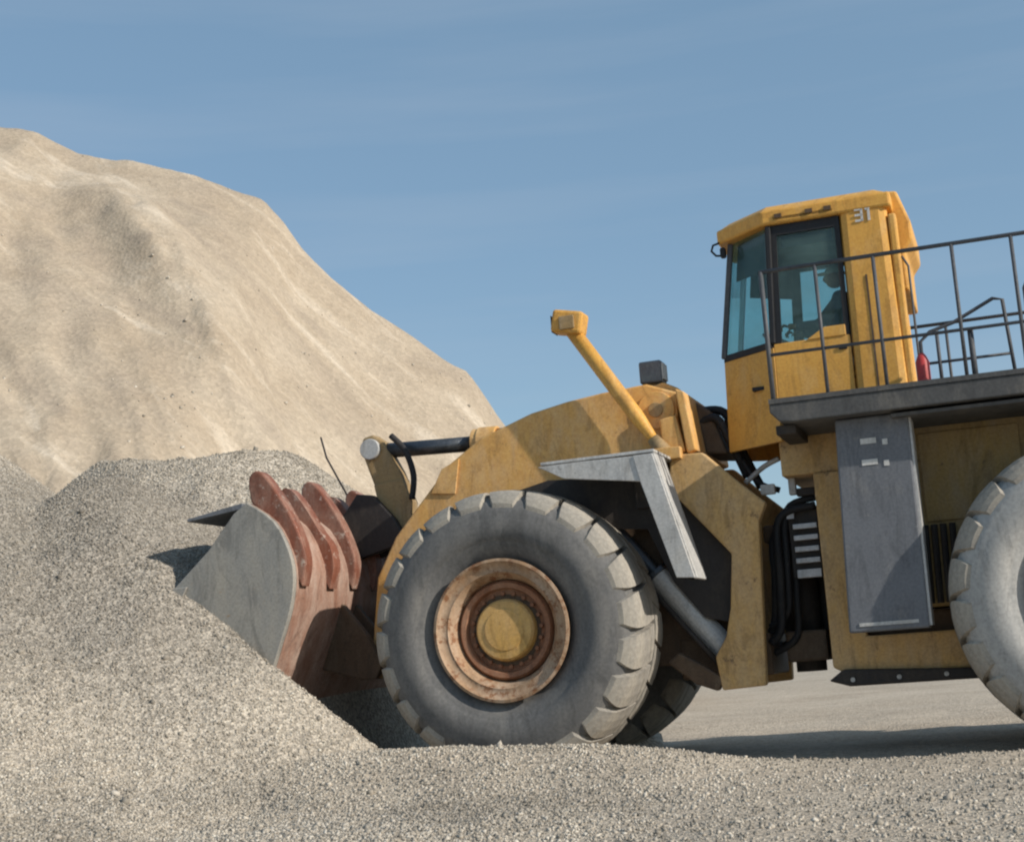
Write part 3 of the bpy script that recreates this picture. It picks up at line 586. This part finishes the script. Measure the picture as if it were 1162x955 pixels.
for py, wd in ((501, (976, 994)), (525, (978, 996))):
    for a_, b__ in ((wd[0], wd[1]), (wd[1]+7, wd[1]+13)):
        x0, z0 = P(a_, py, .24); x1, z1 = P(b__, py, .24); MB().box(x0, x1, .244, .2495, z0-.025, z0+.025).build('marking', 'white', pan)
MB().box(3.27, 3.78, .242, .2495, 1.13, 1.16).build('seam', 'grey_steel', pan)
# ---- railing
RLY = .10
def rail(name, pts, r=.021, y=RLY, par=None): return MB().tube([(x, yy, z) for x, yy, z in pts], r*.85, 8).build(name, 'rail', par, smooth=True)
rl = rail('guard_rail', [(2.72, RLY, 4.40), (8.3, RLY, 4.40)], .023, par=L)
rail('mid_rail', [(2.74, RLY, 3.62), (8.3, RLY, 3.62)], .018, par=rl)
for x in (2.74, 3.23, 3.75, 4.43, 4.93, 5.9, 6.9, 8.2): rail('rail_post', [(x, RLY, 3.16), (x, RLY, 4.40)], .02 if x != 2.74 else .026, par=rl)
rail('rail_post', [(4.50, RLY+.04, 3.16), (4.50, RLY+.04, 3.62)], .03, par=rl)
rail('hand_rail', [(4.04, .62, 3.17), (4.05, .62, 3.66), (4.14, .62, 3.74), (4.36, .62, 3.80), (4.72, .62, 3.97), (4.80, .62, 3.95), (4.84, .62, 3.17)], .02, par=rl)
rail('hand_rail', [(4.20, .62, 3.17), (4.20, .62, 3.745)], .02, par=rl); rail('hand_rail', [(4.04, .62, 3.45), (4.84, .62, 3.45)], .016, par=rl)
rail('hand_rail', [(5.0, .5, 3.17), (5.0, .5, 4.0), (5.12, .5, 4.25), (5.8, .5, 4.5)], .024, par=rl)
rl2 = rail('guard_rail', [(2.72, mirror_y(RLY), 4.40), (8.3, mirror_y(RLY), 4.40)], .023, par=L); rail('mid_rail', [(2.74, mirror_y(RLY), 3.72), (8.3, mirror_y(RLY), 3.72)], .018, par=rl2)
for x in (2.74, 3.4, 4.2, 5.0, 5.9, 6.9, 8.2): rail('rail_post', [(x, mirror_y(RLY), 3.16), (x, mirror_y(RLY), 4.40)], .02, par=rl2)
ex = MB().tube([(4.06, .32, 3.17), (4.06, .32, 3.20), (4.06, .32, 3.42), (4.06, .32, 3.47), (4.06, .32, 3.5)], [.055, .06, .06, .04, .02], 18).build('fire_extinguisher', 'red', L, smooth=True)
MB().tube([(4.06, .32, 3.172), (4.06, .32, 3.24)], .063, 18).build('base_band', 'white', ex)

# ---- cab
cab_plan = [(3.86, 1.0), (2.66, 1.0), (2.10, 1.42), (2.10, 2.28), (2.66, 2.70), (3.86, 2.70)]
def ring(plan, s, off=0):
    c = (2.95, 1.85); return [(c[0]+(x-c[0])*s+off, c[1]+(y-c[1])*s) for x, y in plan]
cabb = MB().prism_z([(3.83, 1.06), (2.70, 1.06), (2.20, 1.46), (2.20, 2.24), (2.70, 2.64), (3.83, 2.64)], 3.17, 3.48).build('cab', 'cab_yellow', L, bevel=.01)
MB().box(2.60, 3.86, 1.115, 2.55, 2.62, 3.0).build('cab_base', 'frame_tan', cabb, bevel=.015)
def wall(a, b, z0, z1, th=.05, ta=None, tb=None):  # upright panel between plan points a and b; thickness goes inwards
    ta = ta or a; tb = tb or b; c = Vector((2.95, 1.85)); n = Vector((b[1]-a[1], -(b[0]-a[0]))).normalized()
    if n.dot(c-Vector(a)) < 0: n = -n
    n = n*th; v = []
    for (p, q, z) in ((a, b, z0), (ta, tb, z1)): v += [(p[0], p[1], z), (q[0], q[1], z), (q[0]+n.x, q[1]+n.y, z), (p[0]+n.x, p[1]+n.y, z)]
    return MB().add(v, [(3, 2, 1, 0), (4, 5, 6, 7)]+[(i, (i+1) % 4, (i+1) % 4+4, i+4) for i in range(4)])
def lerp(a, b, t): return tuple(a[i]+(b[i]-a[i])*t for i in range(len(a)))
Z0, ZS, ZT = 3.48, 3.90, 5.08                       # floor wall, sill, roof line
plan_lo = cab_plan; lean = .17                      # the windscreen leans back towards the roof
plan_hi = [(3.84, 1.03), (2.72, 1.03), (2.10+lean, 1.46), (2.10+lean, 2.24), (2.72, 2.67), (3.84, 2.67)]
def at(i, z):
    t = (z-ZS)/(ZT-ZS); return lerp(plan_lo[i % 6], plan_hi[i % 6], t if t > 0 else t*.25)
def pane(i, j, t0, t1, z0, z1, name, mat, th=.012, inset=.02, bev=0):
    a, b = lerp(at(i, z0), at(j, z0), t0), lerp(at(i, z0), at(j, z0), t1); c, d = lerp(at(i, z1), at(j, z1), t0), lerp(at(i, z1), at(j, z1), t1)
    ctr = Vector((2.95, 1.85)); n = Vector((b[1]-a[1], -(b[0]-a[0]))).normalized()
    if n.dot(ctr-Vector(a)) < 0: n = -n
    k0 = n*inset; k1 = n*(inset+th)
    v = [(p[0]+k.x, p[1]+k.y, z) for k in (k0, k1) for p, z in ((a, z0), (b, z0), (d, z1), (c, z1))]
    return MB().add(v, [(0, 1, 2, 3), (7, 6, 5, 4), (0, 4, 5, 1), (1, 5, 6, 2), (2, 6, 7, 3), (3, 7, 4, 0)]).build(name, mat, cabb, bevel=bev)
# lower walls
for i, j in ((1, 2), (2, 3), (3, 4)): pane(i, j, 0.0, 1.0, 2.95, ZS-.036, 'lower_wall', 'cab_yellow', .05, 0, .004)
pane(5, 0, 0.01, .99, 3.17, ZS, 'lower_wall', 'cab_yellow', .05, 0)
for i, j, s in ((0, 1, 0), (5, 4, 1)):              # the two long sides: door, rear post
    ln = abs(plan_lo[i][0]-plan_lo[j][0]); f = .46/ln
    pane(i, j, -.02, f, 3.17, 5.27, 'rear_post', 'cab_yellow', .17, -.03, .075)
    pane(i, j, f*.52, f*.56, 3.3, 4.45, 'post_seam', 'brown_dark', .003, -.032)
    dr = pane(i, j, f+.005, .995, 3.17, ZS, 'door', 'cab_yellow', .05, .004, .008)
    pane(i, j, f+.005, .995, ZT-.10, ZT, 'door_header', 'black', .05, .004)
    pane(i, j, f+.005, f+.045, ZS, ZT-.10, 'door_post', 'black', .05, .004); pane(i, j, .93, .995, ZS, ZT-.10, 'door_post', 'black', .05, .004)
    pane(i, j, f+.045, .93, ZS, ZT-.10, 'door_window', 'glass', .008, .025)
    MB().box(3.28, 3.36, .988 if not s else 2.697, 1.003 if not s else 2.712, 3.76, 3.80).build('door_handle', 'black', cabb, bevel=.004)
    x0 = 3.0
    MB().prism([(2.98, 3.895), (3.36, 3.895), (3.36, 4.0), (3.16, 4.0)], .992 if not s else 2.69, 1.022 if not s else 2.708).build('door_corner', 'cab_yellow', cabb, bevel=.006)
for i, j in ((1, 2), (3, 4)):
    pane(i, j, .04, .96, ZS, ZT, 'corner_window', 'glass', .008, .02)
pane(2, 3, .03, .97, ZS, ZT, 'windscreen', 'glass', .008, .02)
pane(5, 0, .2, .8, ZS, ZT-.25, 'rear_window', 'glass', .008, .02)
for t0, t1 in ((0, .2), (.8, 1)): pane(5, 0, t0+.004, t1-.004, ZS, ZT, 'rear_wall', 'cab_yellow', .06, 0)
pane(5, 0, .2, .8, ZT-.25, ZT, 'rear_wall', 'cab_yellow', .06, 0)
for i in (1, 2, 3, 4):
    a, b = at(i, ZS), at(i, ZT); MB().beam((a[0], a[1], ZS), (b[0], b[1], ZT), .055, .055).build('pillar', 'black' if i in (1, 4) else 'rail', cabb, bevel=.012)
for i, j in ((1, 2), (2, 3), (3, 4)):
    pane(i, j, 0.02, .98, ZS-.035, ZS+.03, 'window_seal', 'black', .03, -.006)
# roof: visor over the windows, chamfered crown
rp = [(3.91, .985), (2.66, .985), (2.14, 1.43), (2.14, 2.27), (2.66, 2.715), (3.91, 2.715)]
roof = MB().prism_z(rp, 5.085, 5.235).build('roof', 'cab_yellow', cabb, bevel=.025)
MB().prism_z([lerp(p, (2.98, 1.85), .04) for p in rp], 5.236, 5.305, [lerp(p, (2.98, 1.85), .16) for p in rp]).build('roof_crown', 'cab_yellow', cabb, bevel=.015)
for x0 in (2.80, 3.10, 3.28): MB().box(x0, x0+.07, .972, .984, 5.14, 5.18).build('roof_clip', 'brown_dark', cabb)
# rear structure: intake box behind the roof and rear pillars
MB().prism([(3.87, 4.30), (3.87, 5.31), (3.96, 5.30), (4.06, 4.98), (4.06, 4.80), (3.98, 4.70), (3.98, 4.30)], 1.25, 2.45).build('rear_housing', 'cab_yellow', cabb, bevel=.025)
MB().box(3.865, 3.94, 1.02, 1.22, 3.18, 5.02).build('rear_column', 'cab_yellow', cabb, bevel=.02)
rail('grab_rail', [(3.97, 1.1, 3.5), (4.0, 1.1, 3.6), (4.0, 1.1, 4.5), (3.95, 1.1, 4.6)], .014, par=cabb)
MB().box(2.78, 3.36, .985, .999, 5.12, 5.15).build('roof_gutter', 'brown_dark', cabb)
# marking on the rear post: small pale figures
x0, z0 = P(967, 244, .97)
for k, seg in enumerate((((0, 0, .075, .022), (0, .055, .075, .022), (0, .11, .075, .022), (.055, 0, .022, .13)), ((.12, 0, .024, .13), (.10, .105, .03, .025)))):
    mk = MB()
    for a, b, wd, ht in seg: mk.box(x0+a+.02, x0+a+wd+.02, .989, .9945, z0+b-.07, z0+b+ht-.07)
    mk.build('marking', 'white', cabb)
# sun visor, headlining, far wall trim, console, seat, steering wheel
MB().prism_z([lerp(p, (2.98, 1.85), .09) for p in plan_hi], 5.0, 5.06).build('headlining', 'black', cabb)
pane(0, 1, .46, .90, 4.86, 4.98, 'sun_visor', 'black', .01, .07)
for i, j in ((1, 2), (3, 4)): pane(i, j, .08, .92, 4.68, 5.06, 'sun_visor', 'black', .01, .06)
MB().box(2.4, 3.8, 1.1, 2.6, 3.485, 3.52).build('floor', 'black', cabb)
SX = -.22
seat = MB().box(3.08+SX, 3.56+SX, 1.60, 2.10, 3.73, 3.85).build('seat', 'vinyl', cabb, bevel=.04)
MB().prism([(3.50+SX, 3.83), (3.64+SX, 3.83), (3.76+SX, 4.50), (3.64+SX, 4.52)], 1.60, 2.10).build('backrest', 'vinyl', cabb, bevel=.04)
MB().box(3.15+SX, 3.5+SX, 1.68, 2.02, 3.52, 3.73).build('seat_pedestal', 'black', cabb, bevel=.02)
MB().prism([(2.28, 3.52), (2.46, 3.52), (2.60, 4.0), (2.48, 4.05), (2.34, 3.95)], 1.70, 2.0).build('dash_console', 'black', cabb, bevel=.03)
sw = MB(); ctr = Vector((2.86+SX, 1.85, 4.07)); ax = Vector((.5, 0, .87)).normalized(); u = Vector((0, 1, 0)); vv = ax.cross(u)
sw.tube([ctr+(u*cos(2*pi*k/24)+vv*sin(2*pi*k/24))*.21 for k in range(25)], .016, 8, False); sw.tube([ctr-ax*.24, ctr], .03, 8)
for k in range(3): sw.tube([ctr, ctr+(u*cos(2.1*k+.5)+vv*sin(2.1*k+.5))*.21], .012, 6)
sw.build('steering_wheel', 'black', cabb, smooth=True)
# mirror bracket at the roof's front corner
mrr = MB().tube([(2.16, 1.42, 5.10), (2.10, 1.40, 5.08), (2.08, 1.39, 5.02), (2.12, 1.41, 4.97), (2.2, 1.46, 4.97)], .012, 8).build('mirror_bracket', 'black', cabb, smooth=True)
MB().box(2.16, 2.22, 1.40, 1.47, 4.94, 5.05).build('corner_lamp', 'black', cabb, bevel=.02)
# canvas boot and dark hoses between tower and cab
MB().prism([P(782, 452, 1.5), P(806, 466, 1.5), P(826, 515, 1.5), P(800, 515, 1.5)], 1.5, 2.2).build('hose_cover', 'brown_dark', L, bevel=.03)
hose([(1.75, 1.55, 3.3), (1.95, 1.5, 3.32), (2.08, 1.5, 3.05), (2.2, 1.55, 2.7)], .045)
hose([(1.72, 1.72, 3.45), (2.0, 1.68, 3.4), (2.12, 1.68, 3.05), (2.3, 1.7, 2.6)], .045)

# ============================================================ the operator
def skin_body():
    J = [((3.42, 1.85, 4.08), .135, .16), ((3.46, 1.85, 4.28), .115, .15), ((3.50, 1.85, 4.47), .12, .18), ((3.49, 1.85, 4.60), .075, .10), ((3.47, 1.85, 4.68), .052, .052)]
    E = [(0, 1), (1, 2), (2, 3), (3, 4)]
    def add(par, p, r):
        J.append((p, r, r)); E.append((par, len(J)-1)); return len(J)-1
    for s in (-1, 1):
        sh = add(2, (3.49, 1.85+s*.21, 4.54), .062); el = add(sh, (3.28, 1.85+s*.27, 4.30), .047); wr = add(el, (3.03, 1.85+s*.20, 4.33), .031); hd = add(wr, (2.95, 1.85+s*.185, 4.345), .036)
        hp = add(0, (3.36, 1.85+s*.10, 4.075), .095); kn = add(hp, (2.96, 1.85+s*.13, 4.07), .066); an = add(kn, (2.90, 1.85+s*.13, 3.66), .045); add(an, (2.76, 1.85+s*.14, 3.57), .042)
    me = bpy.data.meshes.new('person'); me.from_pydata([j[0] for j in J], E, []); o = bpy.data.objects.new('person', me); C.objects.link(o)
    m = o.modifiers.new('skin', 'SKIN'); 
    for k, (p, rx, ry) in enumerate(J): me.skin_vertices[0].data[k].radius = (rx, ry)
    me.skin_vertices[0].data[0].use_root = True
    s = o.modifiers.new('sub', 'SUBSURF'); s.levels = 2; s.render_levels = 2
    return o
pb = skin_body(); dg = bpy.context.evaluated_depsgraph_get(); dg.update()
me = bpy.data.meshes.new_from_object(pb.evaluated_get(dg)); bpy.data.objects.remove(pb)
bm = bmesh.new(); bm.from_mesh(me)
# head with brow, nose, chin and ears, merged into the same body mesh
hc = Vector((3.45, 1.85, 4.83)); r_ = bmesh.ops.create_icosphere(bm, subdivisions=4, radius=1.0)
for v in r_['verts']:
    p = v.co.copy(); f = -p.x
    q = Vector((p.x*.100, p.y*.076, p.z*.120))
    if p.z < 0: q.x -= .012*max(0, f)*(-p.z); q.y *= 1-.22*(-p.z)
    q.x -= .026*exp(-((p.y/.17)**2+((p.z+.12)/.22)**2))*(f > 0)
    q.x += .010*(exp(-(((p.y-.38)/.2)**2+((p.z-.06)/.13)**2))+exp(-(((p.y+.38)/.2)**2+((p.z-.06)/.13)**2)))*(f > 0)
    q.x += .006*exp(-((p.y/.35)**2+((p.z+.50)/.06)**2))*(f > 0)
    q.y += (1 if p.y > 0 else -1)*.016*exp(-((p.x-.05)/.18)**2-((p.z+.02)/.25)**2)*(abs(p.y) > .6)
    v.co = hc+q
# five fingers on each hand, curled over the wheel rim
for s in (-1, 1):
    for k in range(5):
        y = 1.85+s*(.150+.020*k) if k < 4 else 1.85+s*.145; b0 = Vector((2.945, y, 4.35)) if k < 4 else Vector((2.985, y, 4.34)); ln = (.075, .085, .08, .065, .055)[k]
        if k < 4: path = [b0, b0+Vector((-ln*.5, 0, .012)), b0+Vector((-ln*.85, 0, -.012)), b0+Vector((-ln*.75, 0, -.042))]
        else: path = [b0, b0+Vector((-.02, -s*.02, -.02)), b0+Vector((-.045, -s*.022, -.035))]
        t = MB().tube(path, [.0095]*(len(path)-1)+[.007], 6); vs = [bm.verts.new(p) for p in t.v]
        for f in t.f: bm.faces.new([vs[i] for i in f])
bm.to_mesh(me); bm.free(); me.materials.clear()
person = link('person', me, 'skin', smooth=True); me.materials.append(M['cloth'])
for p in me.polygons:
    c = p.center; p.material_index = 1 if (c.z < 4.18 and c.x > 2.5 and not (c.x < 3.0 and c.z > 4.2)) else 0
# clothing: jacket follows the upper body, cap on the head, boots
def shell_of(name, cond, grow, mat):
    b2 = bmesh.new(); b2.from_mesh(me); bmesh.ops.delete(b2, geom=[f for f in b2.faces if not cond(f.calc_center_median())], context='FACES'); b2.normal_update()
    for v in b2.verts: v.co += v.normal*grow
    m2 = bpy.data.meshes.new(name); b2.to_mesh(m2); b2.free(); m2.materials.clear(); o = link(name, m2, mat, person, smooth=True)
    k = o.modifiers.new('solid', 'SOLIDIFY'); k.thickness = .006; return o
shell_of('jacket', lambda c: 4.02 < c.z < 4.665 and (c.x > 3.30 or c.z > 4.22) and c.x > 3.05, .012, 'jacket')
shell_of('cap', lambda c: c.z > 4.855 and c.z-4.855 > .25*(3.40-c.x), .010, 'cap')
MB().prism_z([(3.40, 1.775), (3.33, 1.785), (3.275, 1.815), (3.26, 1.85), (3.275, 1.885), (3.33, 1.915), (3.40, 1.925)], 4.868, 4.878).build('cap_peak', 'cap', person, bevel=.003)
shell_of('boot', lambda c: c.z < 3.70, .012, 'black')
for o_ in [person]+list(person.children):          # settle the seated figure onto the seat, feet stay on the floor
    for v in o_.data.vertices:
        t = min(1, max(0, (v.co.z-3.66)/.34)); v.co.z -= .15*t*t*(3-2*t)
person.location = ORG+EX*SX; person.rotation_euler = (0, 0, -TH)
tag(person, 'seated operator in a dark jacket and pale cap inside the cab', 'person')
